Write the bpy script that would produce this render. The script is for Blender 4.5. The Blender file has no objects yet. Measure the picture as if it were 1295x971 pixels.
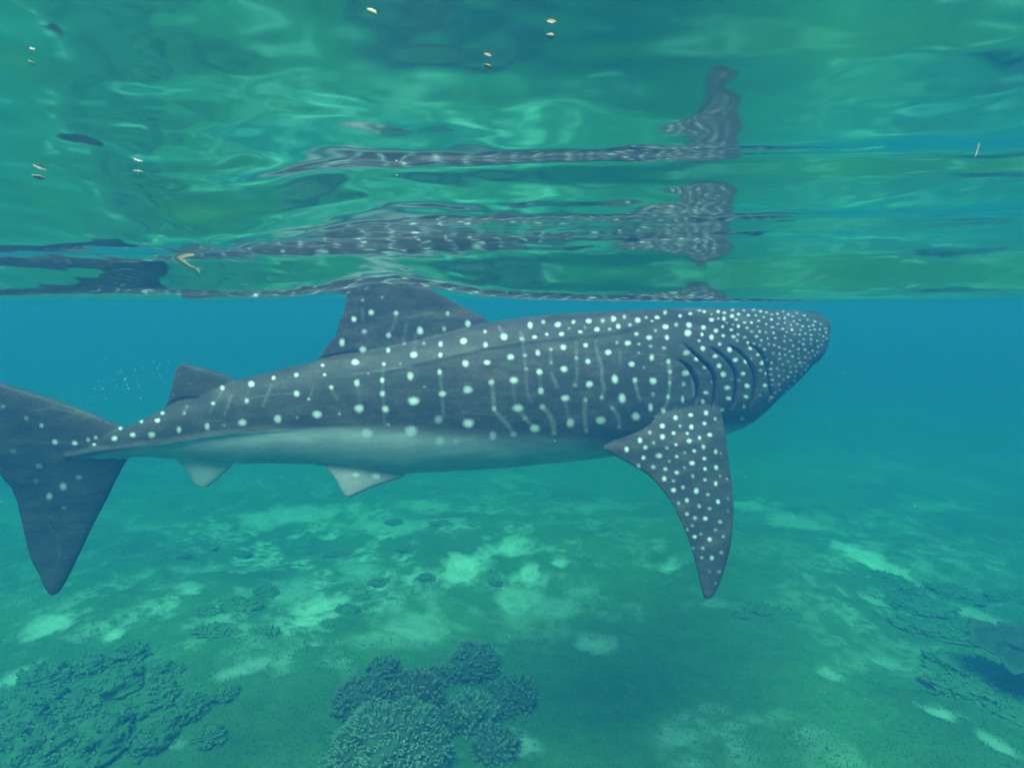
import bpy, math, random
import numpy as np

SC = bpy.context.scene
COL = SC.collection
RNG = np.random.default_rng(7)
random.seed(7)

# ------------------------------------------------------------------ camera
PW, PH, F = 1295.0, 971.0, 760.0          # picture frame the measurements were taken in
CX, CY, YH = PW / 2, PH / 2, 383.0        # YH: row of eye level
PITCH = math.atan((CY - YH) / F)
SP, CP = math.sin(PITCH), math.cos(PITCH)
cam_d = bpy.data.cameras.new('camera')
cam = bpy.data.objects.new('camera', cam_d)
COL.objects.link(cam)
cam.location = (0, 0, 0)                  # 15 cm under the mean water level
cam.rotation_euler = (math.pi / 2 - PITCH, 0, 0)
cam_d.sensor_width = 36
cam_d.lens = F / PW * 36
cam_d.clip_start = 0.02
cam_d.clip_end = 1000
SC.camera = cam

# ------------------------------------------------------------------ light
SUN_EL, SUN_AZ = math.radians(63), math.radians(190)   # azimuth clockwise from +Y (where the camera looks)
world = bpy.data.worlds.new('World')
SC.world = world
world.use_nodes = True
wn = world.node_tree
sky = wn.nodes.new('ShaderNodeTexSky')
sky.sky_type = 'NISHITA'
sky.sun_disc = False
sky.sun_elevation = SUN_EL
sky.sun_rotation = SUN_AZ
bg = wn.nodes['Background']
bg.inputs['Strength'].default_value = 0.10
wn.links.new(sky.outputs[0], bg.inputs['Color'])
sun_d = bpy.data.lights.new('sun', 'SUN')
sun_d.energy = 1.5
sun_d.angle = math.radians(32)
sun_d.color = (1.0, 0.96, 0.90)
sun = bpy.data.objects.new('sun', sun_d)
COL.objects.link(sun)
sun.rotation_euler = (math.pi / 2 - SUN_EL, 0, math.pi - SUN_AZ)

SC.view_settings.view_transform = 'Standard'
SC.view_settings.look = 'None'
SC.view_settings.gamma = 1
SC.view_settings.use_curve_mapping = False
SC.view_settings.exposure = 2.22
SC.cycles.use_denoising = True
SC.cycles.max_bounces = 8
SC.cycles.glossy_bounces = 5
SC.cycles.diffuse_bounces = 2
SC.cycles.volume_bounces = 2
SC.cycles.transparent_max_bounces = 12
SC.cycles.sample_clamp_indirect = 4
SC.cycles.caustics_refractive = False

# ------------------------------------------------------------------ helpers
def ray(px, py):
    zc = (CY - py) / F
    return np.array([(px - CX) / F, CP + SP * zc, -SP + CP * zc])

def project(P):
    """world points (n,3) -> picture coordinates"""
    yc = P[:, 1] * CP - P[:, 2] * SP
    zc = P[:, 1] * SP + P[:, 2] * CP
    return CX + F * P[:, 0] / yc, CY - F * zc / yc

def mesh_obj(name, verts, faces, mat, parent=None, smooth=True):
    me = bpy.data.meshes.new(name)
    verts = np.asarray(verts, dtype=np.float32)
    if isinstance(faces, np.ndarray):
        n, k = faces.shape
        me.vertices.add(len(verts)); me.vertices.foreach_set('co', verts.ravel())
        me.loops.add(n * k); me.loops.foreach_set('vertex_index', faces.astype(np.int32).ravel())
        me.polygons.add(n)
        me.polygons.foreach_set('loop_start', np.arange(0, n * k, k, dtype=np.int32))
        me.update(calc_edges=True)
    else:
        me.from_pydata([tuple(map(float, v)) for v in verts], [], faces)
        me.update()
    me.polygons.foreach_set('use_smooth', np.full(len(me.polygons), smooth))
    o = bpy.data.objects.new(name, me)
    if mat: me.materials.append(mat)
    COL.objects.link(o)
    if parent: o.parent = parent
    return o

def tag(o, label=None, cat=None, group=None, kind=None):
    if label: o['label'] = label
    if cat: o['category'] = cat
    if group: o['group'] = group
    if kind: o['kind'] = kind
    return o

def attr(o, name, vals):
    a = o.data.attributes.new(name, 'FLOAT', 'POINT')
    a.data.foreach_set('value', np.asarray(vals, dtype=np.float32))

def grid_faces(nu, nv, wrap_v=False):
    i = np.arange(nu - 1)[:, None]
    j = np.arange(nv if wrap_v else nv - 1)[None]
    j2 = (j + 1) % nv
    a = i * nv + j; b = i * nv + j2; c = (i + 1) * nv + j2; d = (i + 1) * nv + j
    return np.stack([a, b, c, d], -1).reshape(-1, 4)

def vnoise(x, y, seed=0):
    """smooth value noise on arrays, range -1..1"""
    xi = np.floor(x).astype(np.int64); yi = np.floor(y).astype(np.int64)
    fx = x - xi; fy = y - yi
    fx = fx * fx * (3 - 2 * fx); fy = fy * fy * (3 - 2 * fy)
    def h(a, b):
        n = (a * 374761393 + b * 668265263 + seed * 1442695) & 0xffffffff
        n = ((n ^ (n >> 13)) * 1274126177) & 0xffffffff
        return ((n ^ (n >> 16)) & 0xffff) / 32767.5 - 1
    return ((h(xi, yi) * (1 - fx) + h(xi + 1, yi) * fx) * (1 - fy)
            + (h(xi, yi + 1) * (1 - fx) + h(xi + 1, yi + 1) * fx) * fy)

def fbm(x, y, octv=4, seed=0):
    t = 0; a = 1.0; s = 0
    for k in range(octv):
        t = t + a * vnoise(x * 2 ** k + 17.3 * k, y * 2 ** k - 9.1 * k, seed + k); s += a; a *= .5
    return t / s

def material(name):
    m = bpy.data.materials.new(name)
    m.use_nodes = True
    nt = m.node_tree
    return m, nt, nt.nodes['Principled BSDF']

def N(nt, t, **kw):
    n = nt.nodes.new(t)
    for k, v in kw.items():
        if k in n.inputs.keys(): n.inputs[k].default_value = v
        else: setattr(n, k, v)
    return n

def ramp(nt, fac, stops):
    r = nt.nodes.new('ShaderNodeValToRGB')
    e = r.color_ramp.elements
    while len(e) < len(stops): e.new(.5)
    for el, (p, c) in zip(e, stops):
        el.position = p
        el.color = (*c, 1) if len(c) == 3 else c
    nt.links.new(fac, r.inputs[0])
    return r.outputs[0]

def mixc(nt, fac, a, b, mode='MIX'):
    m = nt.nodes.new('ShaderNodeMix'); m.data_type = 'RGBA'; m.blend_type = mode
    for s, v in ((m.inputs[0], fac), (m.inputs[6], a), (m.inputs[7], b)):
        if isinstance(v, (int, float)): s.default_value = v
        elif isinstance(v, tuple): s.default_value = (*v, 1)
        else: nt.links.new(v, s)
    return m.outputs[2]

def noise(nt, scale, detail=4, rough=.55, coord='Object', dist=0):
    tc = nt.nodes.new('ShaderNodeTexCoord')
    n = N(nt, 'ShaderNodeTexNoise', Scale=scale, Detail=detail, Roughness=rough, Distortion=dist)
    nt.links.new(tc.outputs[coord], n.inputs['Vector'])
    return n.outputs['Fac']

def bump(nt, bsdf, h, strength, dist=.01):
    b = N(nt, 'ShaderNodeBump', Strength=strength, Distance=dist)
    nt.links.new(h, b.inputs['Height'])
    nt.links.new(b.outputs[0], bsdf.inputs['Normal'])

# ------------------------------------------------------------------ water surface
H0 = 0.1517
WAVES = [  # wavelength, amplitude, phase, direction offset
    (3.5599, .0883, .1920, .11), (1.4906, .0685, .5788, .12), (1.8942, .0073, 1.2979, .12),
    (.56412, .0133, 4.9436, .13), (1.9369, .0016, 3.937, .12)]
CRESTS = [(1.4467, .24634, -.007693), (1.9078, .12005, -.010508), (2.0826, .30268, .0044247),   # small secondary crests: distance, width, height
          (.56801, .19448, -.00095), (.88484, .05628, .012327), (1.01353, .11870, .018701)]
rr = np.random.default_rng(3)
RIPPLES = []
for k in range(46):
    lam = .038 * (5.5 ** rr.random() ** 1.2)
    ang = rr.normal() * .5
    RIPPLES.append((lam, lam / 6.283 * .0085 * rr.uniform(.5, 1.3), rr.uniform(0, 6.28), ang))

_y = np.arange(-3, .6, .002)
_s = sum(a * 6.2832 / l * np.cos(6.2832 / l * _y + p) for l, a, p, d in WAVES)
_fix = np.where(_y < .56, np.clip(_s, -.13, .2) - _s, 0)          # no steep face right over the camera
_corr = np.cumsum(_fix[::-1])[::-1] * -.002
def surface_z(x, y, fine=True):
    z = np.full_like(x, H0)
    xr = x - .2
    bend = .06 * np.sin(xr * 1.6 + .6) * np.clip(np.abs(xr), 0, 1.0)
    far = np.exp(-np.maximum(np.hypot(x, y) - 25, 0) / 20)
    for lam, a, p, d in WAVES:
        k = 6.2832 / lam
        z = z + far * a * np.sin(k * (y + xr * d + bend * .22 * lam) + p)
    ye = y + .12 * xr + bend * .3
    lat = np.exp(-np.maximum(np.abs(x) - 2.5, 0) / 1.5)
    left = .25 + .75 * np.clip((x + .62) / .34, 0, 1)
    for c, w, a in CRESTS: z = z + lat * (left if c < 1.1 else 1) * a * np.exp(-((ye - c) / w) ** 2)
    z = z - .056 * (1 - np.clip((x + .55) / .3, 0, 1)) * np.exp(-((ye - 1.02) / .27) ** 2) * lat
    z = z + .070 * np.exp(-((x + .47) / .32) ** 2 - ((y - 2.62) / .5) ** 2)      # swell lifted over the back fin
    z = z + .007 * vnoise(x * 1.3 + 7, y * .7, 91) * np.clip((y - .8) / 1, 0, 1) * far
    z = z + np.interp(y + .12 * xr, _y, _corr) * np.clip((y + 3) / 2, 0, 1)
    if fine:
        t = np.exp(-np.maximum(np.hypot(x, y) - 5, 0) / 2.5)
        patch = .55 + .9 * np.clip(fbm(x * 1.1 + 4, y * .9, 2, 5) + .25, 0, 1)
        r = 0
        for lam, a, p, g in RIPPLES:
            k = 6.2832 / lam
            r = r + a * np.sin(k * (y * math.cos(g) + x * math.sin(g)) + p)
        z = z + r * t * patch
    return z

def spaced(lo, hi, f0, f1, step, growth=1.07):
    mid = np.arange(f0, f1 + 1e-6, step)
    out = []; d = step; v = f1
    while v < hi: d *= growth; v += d; out.append(min(v, hi))
    pre = []; d = step; v = f0
    while v > lo: d *= growth; v -= d; pre.append(max(v, lo))
    return np.array(pre[::-1] + list(mid) + out)

xs = spaced(-160, 160, -3.0, 3.0, .016)
ys = spaced(-160, 160, 0.1, 5.2, .013)
gx, gy = np.meshgrid(xs, ys, indexing='ij')
gz = surface_z(gx, gy)
wm = bpy.data.materials.new('water_surface'); wm.use_nodes = True
nt = wm.node_tree; nt.nodes.clear()
out = N(nt, 'ShaderNodeOutputMaterial'); fr = N(nt, 'ShaderNodeFresnel', IOR=1.333)
tr = N(nt, 'ShaderNodeBsdfTransparent'); gl = N(nt, 'ShaderNodeBsdfGlossy', Roughness=0.075)
gl.inputs['Color'].default_value = (1, 1, 1, 1)
mx = N(nt, 'ShaderNodeMixShader')
nt.links.new(fr.outputs[0], mx.inputs[0]); nt.links.new(tr.outputs[0], mx.inputs[1]); nt.links.new(gl.outputs[0], mx.inputs[2])
nt.links.new(mx.outputs[0], out.inputs['Surface'])
water = mesh_obj('water_surface', np.stack([gx, gy, gz], -1).reshape(-1, 3), grid_faces(len(xs), len(ys))[:, ::-1], wm)
tag(water, kind='structure')
if water.data.polygons[0].normal.z < 0: water.data.flip_normals()

# ------------------------------------------------------------------ sea floor
FLOOR = -3.5
def floor_pt(px, py):
    d = ray(px, py)
    t = FLOOR / d[2]
    for _ in range(6):
        x, y = d[0] * t, d[1] * t
        t = float(floor_z(np.array([x]), np.array([y]), False)[0]) / d[2]
    return d * t

def floor_z(x, y, fine=True):
    r = np.hypot(x, y)
    z = FLOOR - .02 * np.clip(y - 8, 0, 60) - .02 * np.clip(x - 3, 0, 40) + .18 * vnoise(x * .35 + 3, y * .35, 11) + .07 * vnoise(x * 1.1, y * 1.1, 12)
    if fine:
        z = z + .05 * fbm(x * 2.6, y * 2.6, 4, 21) * np.exp(-np.maximum(r - 18, 0) / 8)
    return z

xs = spaced(-160, 160, -8.5, 8.5, .035, 1.09)
ys = spaced(-160, 160, 3.2, 14.0, .035, 1.09)
gx, gy = np.meshgrid(xs, ys, indexing='ij')
# pale sand patches: picture position, half width, half height, slant, strength
SAND = [(395, 775, 42, 22, -.3, 1), (375, 745, 40, 14, -.2, .5), (590, 715, 38, 20, -.3, 1), (640, 690, 26, 14, 0, .9), (668, 722, 14, 14, 0, .9),
        (655, 760, 26, 14, 0, .6), (1098, 705, 45, 9, .42, 1), (1200, 905, 30, 9, .35, .9), (1262, 940, 30, 8, .6, .7),
        (1230, 775, 48, 9, .3, .55), (1195, 770, 12, 7, 0, .8), (60, 790, 34, 13, -.35, .85), (142, 800, 14, 7, -.2, .9), (240, 744, 15, 8, 0, .8),
        (312, 842, 30, 9, -.3, .6), (845, 715, 22, 9, 0, .7), (835, 690, 12, 8, 0, .4), (706, 710, 10, 7, 0, .8), (755, 812, 26, 10, 0, .5),
        (700, 770, 40, 14, -.2, .4), (655, 940, 26, 14, 0, .7), (1048, 850, 16, 7, .3, .6), (1000, 655, 50, 10, .2, .5), (950, 640, 30, 8, 0, .5),
        (18, 855, 30, 14, -.4, .7), (140, 912, 12, 6, -.4, .7), (380, 650, 70, 10, -.1, .55), (480, 665, 60, 9, 0, .5), (330, 660, 30, 8, 0, .5),
        (540, 640, 40, 8, 0, .4), (450, 720, 24, 8, 0, .5), (520, 800, 40, 14, 0, .55), (900, 895, 18, 5, .1, .3), (925, 917, 14, 5, 0, .3),
        (560, 950, 20, 8, 0, .4), (760, 640, 50, 8, 0, .3), (1180, 640, 40, 8, 0, .35), (225, 940, 30, 10, -.3, .35), (1295, 865, 40, 9, .4, .3), (905, 762, 16, 6, 0, .4), (975, 770, 26, 8, 0, .35)]
fz = floor_z(gx, gy)
fp = np.stack([gx, gy, fz], -1).reshape(-1, 3)
ok = fp[:, 1] > 1.5
fpx = np.full(len(fp), -9e3); fpy = np.full(len(fp), -9e3)
fpx[ok], fpy[ok] = project(fp[ok])
wx = vnoise(fp[:, 0] * 3, fp[:, 1] * 3, 31); wy = vnoise(fp[:, 0] * 3, fp[:, 1] * 3, 32)
w2 = fbm(fp[:, 0] * 5, fp[:, 1] * 5, 5, 33)
w3 = fbm(fp[:, 0] * 14, fp[:, 1] * 14, 3, 35)
sand = np.zeros(len(fp))
for sx, sy, a, b, sl, st in SAND:
    dx = (fpx - sx) / a; dy = ((fpy - sy) - sl * (fpx - sx)) / b
    d = np.sqrt(dx * dx + dy * dy) + .35 * wx + .9 * w2 + .45 * w3
    sand = np.maximum(sand, st * np.clip((1.25 - d) / .7, 0, 1))
n1 = fbm(fp[:, 0] * .9 + 5, fp[:, 1] * 1.1, 5, 41)
sand = np.maximum(sand, .38 * np.exp(-np.maximum(fp[:, 1] - 9, 0) / 4) * np.clip((n1 - .22) / .22, 0, 1) * np.clip((w2 + .25) / .4, 0, 1))
reg = np.exp(-((fpx - 450) / 320) ** 2 - ((fpy - 715) / 85) ** 2) + .7 * np.exp(-((fpx - 1150) / 140) ** 2 - ((fpy - 740) / 90) ** 2) + .35 * np.exp(-((fpx - 150) / 160) ** 2 - ((fpy - 800) / 60) ** 2)
fleck = np.clip((fbm(fp[:, 0] * 3.4 + 2, fp[:, 1] * 2.6, 5, 61) + .02) / .35, 0, 1) * np.clip((w3 + .30) / .5, 0, 1)
sand = sand * (.68 + .32 * np.clip((w3 + w2 + .55) / .5, 0, 1))
sand = np.maximum(sand, np.clip(reg, 0, 1) * fleck * .85)
sand = np.clip(sand, 0, 1)
fp[:, 2] -= .035 * sand
fm, nt, bs = material('sea_floor_sand_and_turf')
at = N(nt, 'ShaderNodeAttribute', attribute_name='sand')
turf = ramp(nt, noise(nt, 5, 6, .68), [(.25, (.068, .165, .056)), (.5, (.105, .240, .075)), (.75, (.16, .32, .11))])
turf2 = mixc(nt, .5, turf, ramp(nt, noise(nt, 42, 4, .7), [(.3, (.050, .13, .032)), (.7, (.16, .30, .08))]))
sandc = ramp(nt, noise(nt, 30, 4, .6), [(.3, (.56, .68, .58)), (.7, (.74, .84, .73))])
turf2 = mixc(nt, 1.0, turf2, ramp(nt, noise(nt, .75, 6, .62, dist=.4), [(.32, (.72, .78, .82)), (.52, (.98, 1.0, 1.0)), (.72, (1.15, 1.14, 1.08))]), 'MULTIPLY')
nt.links.new(mixc(nt, at.outputs['Fac'], turf2, sandc), bs.inputs['Base Color'])
bs.inputs['Roughness'].default_value = .95
bs.inputs['Specular IOR Level'].default_value = .1
bump(nt, bs, noise(nt, 22, 6, .7), .8, .04)
floor = mesh_obj('sea_floor', fp, grid_faces(len(xs), len(ys))[:, ::-1], fm)
if floor.data.polygons[0].normal.z < 0: floor.data.flip_normals()
attr(floor, 'sand', sand)
tag(floor, kind='structure')

# short turf of seagrass and algae: uncountable blades, one object
def blades():
    n = 110000
    r = np.random.default_rng(5)
    yy = 3.6 + 9.5 * r.random(n) ** 1.35
    xx = (r.random(n) * 2 - 1) * (yy * .92 + .4)
    keep = (fbm(xx * 1.6, yy * 1.6, 3, 77) + .35 * r.normal(size=n) > -.28)
    ix = np.clip(np.searchsorted(xs, xx), 0, len(xs) - 1); iy = np.clip(np.searchsorted(ys, yy), 0, len(ys) - 1)
    keep &= sand.reshape(len(xs), len(ys))[ix, iy] < .25 + .2 * r.random(n)
    xx, yy = xx[keep], yy[keep]; n = len(xx)
    zz = floor_z(xx, yy) - .006
    h = r.uniform(.008, .024, n) * (1 + .5 * fbm(xx * .8, yy * .8, 2, 9))
    a = r.uniform(0, 6.283, n); la = r.uniform(0, 6.283, n); le = h * r.uniform(.1, .9, n)
    wd = r.uniform(.003, .007, n)
    base = np.stack([xx, yy, zz], -1)
    s = np.stack([np.cos(a), np.sin(a), a * 0], -1) * wd[:, None]
    tip = base + np.stack([np.cos(la) * le, np.sin(la) * le, h], -1)
    mid = base * .45 + tip * .55; mid[:, 2] += h * .12
    v = np.stack([base - s, base + s, mid + s * .8, mid - s * .8, tip], 1)
    k = np.arange(n)[:, None] * 5
    f = np.concatenate([k + [0, 1, 2], k + [0, 2, 3], k + [3, 2, 4]])
    m, nt, bs = material('seagrass_turf')
    c = ramp(nt, noise(nt, 3.5, 4, .6), [(.3, (.085, .20, .050)), (.6, (.125, .275, .068)), (.8, (.19, .32, .10))])
    nt.links.new(c, bs.inputs['Base Color'])
    bs.inputs['Roughness'].default_value = .9; bs.inputs['Specular IOR Level'].default_value = .1
    o = mesh_obj('seagrass_turf', v.reshape(-1, 3), f, m)
    tag(o, 'short green turf of seagrass and algae covering the sea floor', 'seagrass', kind='stuff')
blades()

# ------------------------------------------------------------------ whale shark
# plan of the backbone (x right, y away), tail nearer to the viewer, head turned away
PLAN = np.array([(-3.6, 3.02), (-2.75, 3.12), (-1.9, 3.26), (-.55, 3.52), (.5, 3.80), (1.15, 4.06), (1.62, 4.34), (1.95, 4.62), (2.25, 4.92)])
def spline(P, n):
    t = np.arange(len(P)); T = np.linspace(0, len(P) - 1, n)
    m = np.gradient(P, axis=0)
    i = np.clip(T.astype(int), 0, len(P) - 2); u = (T - i)[:, None]
    return ((2 * u**3 - 3 * u**2 + 1) * P[i] + (u**3 - 2 * u**2 + u) * m[i] + (-2 * u**3 + 3 * u**2) * P[i + 1] + (u**3 - u**2) * m[i + 1])
SPN = spline(PLAN, 2000)
seg = np.hypot(*np.diff(SPN, axis=0).T)
SS = np.concatenate([[0], np.cumsum(seg)])
TAN = np.gradient(SPN, SS, axis=0); TAN /= np.linalg.norm(TAN, axis=1)[:, None]

def to_world(s, w, z):
    x = np.interp(s, SS, SPN[:, 0]); y = np.interp(s, SS, SPN[:, 1])
    tx = np.interp(s, SS, TAN[:, 0]); ty = np.interp(s, SS, TAN[:, 1])
    over = s - np.clip(s, SS[0], SS[-1])
    return np.stack([x + w * ty + over * tx, y - w * tx + over * ty, z], -1)

def from_px(px, py, w):
    """picture point at lateral offset w from the backbone -> (s, w, z)"""
    s = np.linspace(SS[0] - .6, SS[-1] + .3, 4000)
    P = to_world(s, np.full_like(s, w), s * 0)
    d = ray(px, py)
    z = P[:, 1] * d[2] / d[1]
    P[:, 2] = z
    qx, _ = project(P)
    k = np.argmin(np.abs(qx - px))
    return s[k], w, z[k]

TOP = np.array([(95, 566), (140, 546), (180, 531), (215, 513), (300, 481), (350, 468), (400, 457), (450, 446), (520, 430), (600, 411), (640, 404), (700, 397), (760, 394), (850, 390), (900, 389), (960, 390), (1005, 393), (1028, 399), (1043, 410), (1049, 424)], float)
BOT = np.array([(95, 580), (130, 579), (160, 578), (220, 579), (300, 586), (350, 586), (410, 588), (440, 592), (500, 599), (550, 597), (600, 594), (650, 591), (740, 582), (800, 574), (850, 563), (915, 546), (945, 535), (975, 517), (1000, 490), (1025, 457), (1040, 440), (1049, 432)], float)
s_tail = from_px(95, 572, 0)[0]
s_nose = from_px(1000, 420, 0)[0]
NS, NV = 150, 72
u = np.linspace(0, 1, NS)
st = s_tail + (s_nose - s_tail) * (1 - (1 - u) ** 1.25) 
rel = (st - s_tail) / (s_nose - s_tail)
HW = np.interp(rel, [0, .06, .15, .25, .4, .55, .68, .80, .87, .93, .965, .985, 1], [.035, .085, .12, .165, .25, .33, .385, .42, .43, .405, .36, .30, .22])
k = np.exp(-np.linspace(-2, 2, 9) ** 2); k /= k.sum()
HWs = np.convolve(np.pad(HW, 4, mode='edge'), k, 'valid')
HW = HWs
W0 = to_world(st, st * 0, st * 0)
cpx, _ = project(W0)
def z_of(py, Y): 
    zc = (CY - py) / F
    return Y * (-SP + CP * zc) / (CP + SP * zc)
ztop = z_of(np.interp(cpx, TOP[:, 0], TOP[:, 1]), W0[:, 1])
zbot = z_of(np.interp(cpx, BOT[:, 0], BOT[:, 1]), W0[:, 1])
phi = np.linspace(0, 2 * np.pi, NV, endpoint=False)

def body(ztop, zbot):
    mid = np.interp(rel, [0, .5, .8, 1], [.55, .48, .44, .45])
    zc = zbot + (ztop - zbot) * mid
    c, sn = np.cos(phi), np.sin(phi)
    ew = np.interp(rel, [0, .3, .8, 1], [1.25, 1.0, .80, .72])      # how full the section is
    cw = np.sign(c)[None] * np.abs(c)[None] ** ew[:, None]
    zz = np.where(sn[None] > 0, zc[:, None] + (ztop - zc)[:, None] * np.abs(sn)[None] ** .98, zc[:, None] - (zc - zbot)[:, None] * np.abs(sn)[None] ** .85)
    return np.repeat(st[:, None], NV, 1), HW[:, None] * cw, zz

for it in range(14):     # settle back and belly lines on the measured outline
    S, Wd, Z = body(ztop, zbot)
    P = to_world(S.ravel(), Wd.ravel(), Z.ravel())
    qx, qy = project(P); qx = qx.reshape(NS, NV); qy = qy.reshape(NS, NV)
    cols = np.arange(95, 1050, 3.)
    top = np.full(len(cols), 1e9); bot = np.full(len(cols), -1e9)
    for j in range(NV):
        o = np.argsort(qx[:, j]); xx = qx[o, j]; yy = qy[o, j]
        inside = (cols >= xx[0]) & (cols <= xx[-1])
        yi = np.interp(cols, xx, yy)
        top = np.where(inside, np.minimum(top, yi), top); bot = np.where(inside, np.maximum(bot, yi), bot)
    okc = top < 1e8
    et = np.interp(cols, TOP[:, 0], TOP[:, 1]) - top; eb = np.interp(cols, BOT[:, 0], BOT[:, 1]) - bot
    it_ = qx[np.arange(NS), NV // 4]; ib_ = qx[np.arange(NS), 3 * NV // 4]
    dt = np.interp(it_, cols[okc], et[okc]); db = np.interp(ib_, cols[okc], eb[okc])
    ker = np.ones(7) / 7
    sm = lambda a: np.convolve(np.pad(a, 3, mode='edge'), ker, 'valid')
    ztop = ztop - .6 * sm(np.clip(dt, -12, 12)) * W0[:, 1] / F
    zbot = zbot - .6 * sm(np.clip(db, -12, 12)) * W0[:, 1] / F
    zm = (ztop + zbot) / 2
    ztop = np.maximum(ztop, zm + .03); zbot = np.minimum(zbot, zm - .03)
S, Wd, Z = body(ztop, zbot)
bv = np.stack([S, Wd, Z], -1)
# rounded blunt snout and closed tail end
capn = []
for q in range(1, 7):
    a = q / 6 * math.pi / 2
    ring = bv[-1].copy(); cen = ring.mean(0)
    r_ = cen + (ring - cen) * max(math.cos(a), .04) ; r_[:, 0] = ring[:, 0] + .13 * math.sin(a)
    capn.append(r_)
bv = np.concatenate([bv, np.array(capn)], 0)
nb = bv.shape[0]
V = [bv.reshape(-1, 3)]
Fc = [grid_faces(nb, NV, True)]
tris = []
base0 = (nb - 1) * NV
nv_tot = nb * NV
V.append(np.array([bv[0].mean(0), bv[-1].mean(0)]))
for j in range(NV):
    tris.append((nv_tot, (j + 1) % NV, j)); tris.append((nv_tot + 1, base0 + j, base0 + (j + 1) % NV))
nv_tot += 2

def refine(ch, n):
    ch = np.asarray(ch, float)
    return spline(ch, n)

def fin(chords, thick, n=26, edge=.010):
    """chords: rows of lead s,w,z, trail s,w,z from the root to the tip"""
    global nv_tot
    ch = refine(chords, n)
    m = 15
    t = (1 - np.cos(np.linspace(0, math.pi, m))) / 2
    prof = np.sqrt(np.clip(t, 0, 1)) * (1 - t) * 2.4 + .0
    rows = []
    for i in range(n):
        L, T = ch[i, :3], ch[i, 3:]
        T = T + (L - T) * .022 * float(vnoise(np.array([i * .9 + n]), np.array([thick * 90]), 8)[0]) * (0 < i < n - 2)
        span = ch[min(i + 1, n - 1), :3] - ch[max(i - 1, 0), :3] + ch[min(i + 1, n - 1), 3:] - ch[max(i - 1, 0), 3:]
        nrm = np.cross(T - L, span); nrm /= np.linalg.norm(nrm) + 1e-9
        th = thick * (1 - .75 * i / (n - 1))
        hh = np.maximum(prof * th / 2, 0) + edge * np.sqrt(np.clip(np.sin(np.linspace(0, math.pi, m)), 0, 1))
        mid = L[None] + (T - L)[None] * t[:, None]
        up = mid + nrm[None] * hh[:, None]; dn = mid - nrm[None] * hh[:, None]
        rows.append(np.concatenate([up, dn[-2:0:-1]]))
    rows = np.array(rows); q = rows.shape[1]
    V.append(rows.reshape(-1, 3)); Fc.append(grid_faces(n, q, True) + nv_tot)
    a = nv_tot; nv_tot += n * q
    V.append(np.array([rows[0].mean(0), rows[-1].mean(0)]))
    for j in range(q):
        tris.append((nv_tot, a + (j + 1) % q, a + j)); tris.append((nv_tot + 1, a + (n - 1) * q + j, a + (n - 1) * q + (j + 1) % q))
    nv_tot += 2

def px_fin(rows, thick, mirror=False, alter=None, **kw):
    ch = []
    for (lx, ly), (tx, ty), wl, wt in rows:
        ch.append([*from_px(lx, ly, wl), *from_px(tx, ty, wt)])
    ch = np.array(ch)
    if mirror:
        ch[:, [1, 4]] *= -1
        if alter: ch = alter(ch)
    fin(ch, thick, **kw)
    return ch

med = lambda rows: [(a, b, 0, 0) for a, b in rows]
px_fin(med([((650, 440), (392, 478)), ((615, 404), (399, 457)), ((585, 387), (413, 437)), ((555, 371), (427, 413)), ((520, 354), (436, 385)), ((490, 337), (440, 352)), ((466, 322), (446, 328)), ((456, 317), (450, 319))]), .11)
px_fin(med([((318, 500), (196, 545)), ((300, 481), (206, 519)), ((272, 469), (214, 500)), ((252, 464), (219, 480)), ((240, 461), (223, 467)), ((234, 460), (228, 461))]), .05, n=20)
px_fin(med([((300, 572), (205, 565)), ((296, 586), (216, 576)), ((280, 602), (233, 592)), ((268, 612), (243, 608)), ((262, 616), (248, 614))]), .04, n=20)
px_fin(med([((185, 560), (-40, 556)), ((164, 578), (-24, 578)), ((149, 603), (2, 602)), ((135, 632), (20, 628)), ((118, 664), (28, 664)), ((103, 696), (35, 698)), ((87, 728), (50, 729)), ((77, 746), (60, 748)), ((71, 751), (66, 752))]), .07)
px_fin(med([((185, 556), (-40, 560)), ((142, 533), (-52, 548)), ((72, 506), (-84, 520)), ((0, 483), (-96, 492)), ((-55, 464), (-116, 462)), ((-105, 441), (-128, 438)), ((-126, 430), (-131, 430))]), .06)
PEC = [((908, 500), (850, 505), .30, .30), ((914, 532), (812, 542), .40, .40), ((918, 556), (762, 563), .47, .50), ((921, 580), (786, 582), .51, .53), ((925, 612), (822, 603), .57, .56), ((927, 645), (845, 630), .63, .61), ((925, 680), (862, 662), .69, .67), ((918, 713), (875, 698), .75, .73), ((909, 738), (884, 732), .79, .78), ((901, 752), (889, 750), .81, .81), ((896, 757), (892, 757), .82, .82)]
pec = px_fin(PEC, .085, n=36)
def lift(ch):
    z0 = ch[0, 2]
    ch[:, [2, 5]] = z0 + (ch[:, [2, 5]] - z0) * .22
    ch[:, [1, 4]] *= 1.35
    return ch
px_fin(PEC, .085, mirror=True, alter=lift, n=36)
PEL = [((525, 572), (430, 556), .04, .04), ((512, 601), (411, 588), .06, .06), ((480, 613), (421, 602), .085, .08), ((458, 622), (428, 615), .10, .10), ((443, 629), (434, 626), .11, .11)]
px_fin(PEL, .04, n=20)
px_fin(PEL, .04, mirror=True, alter=lambda c: c, n=20)

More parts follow.
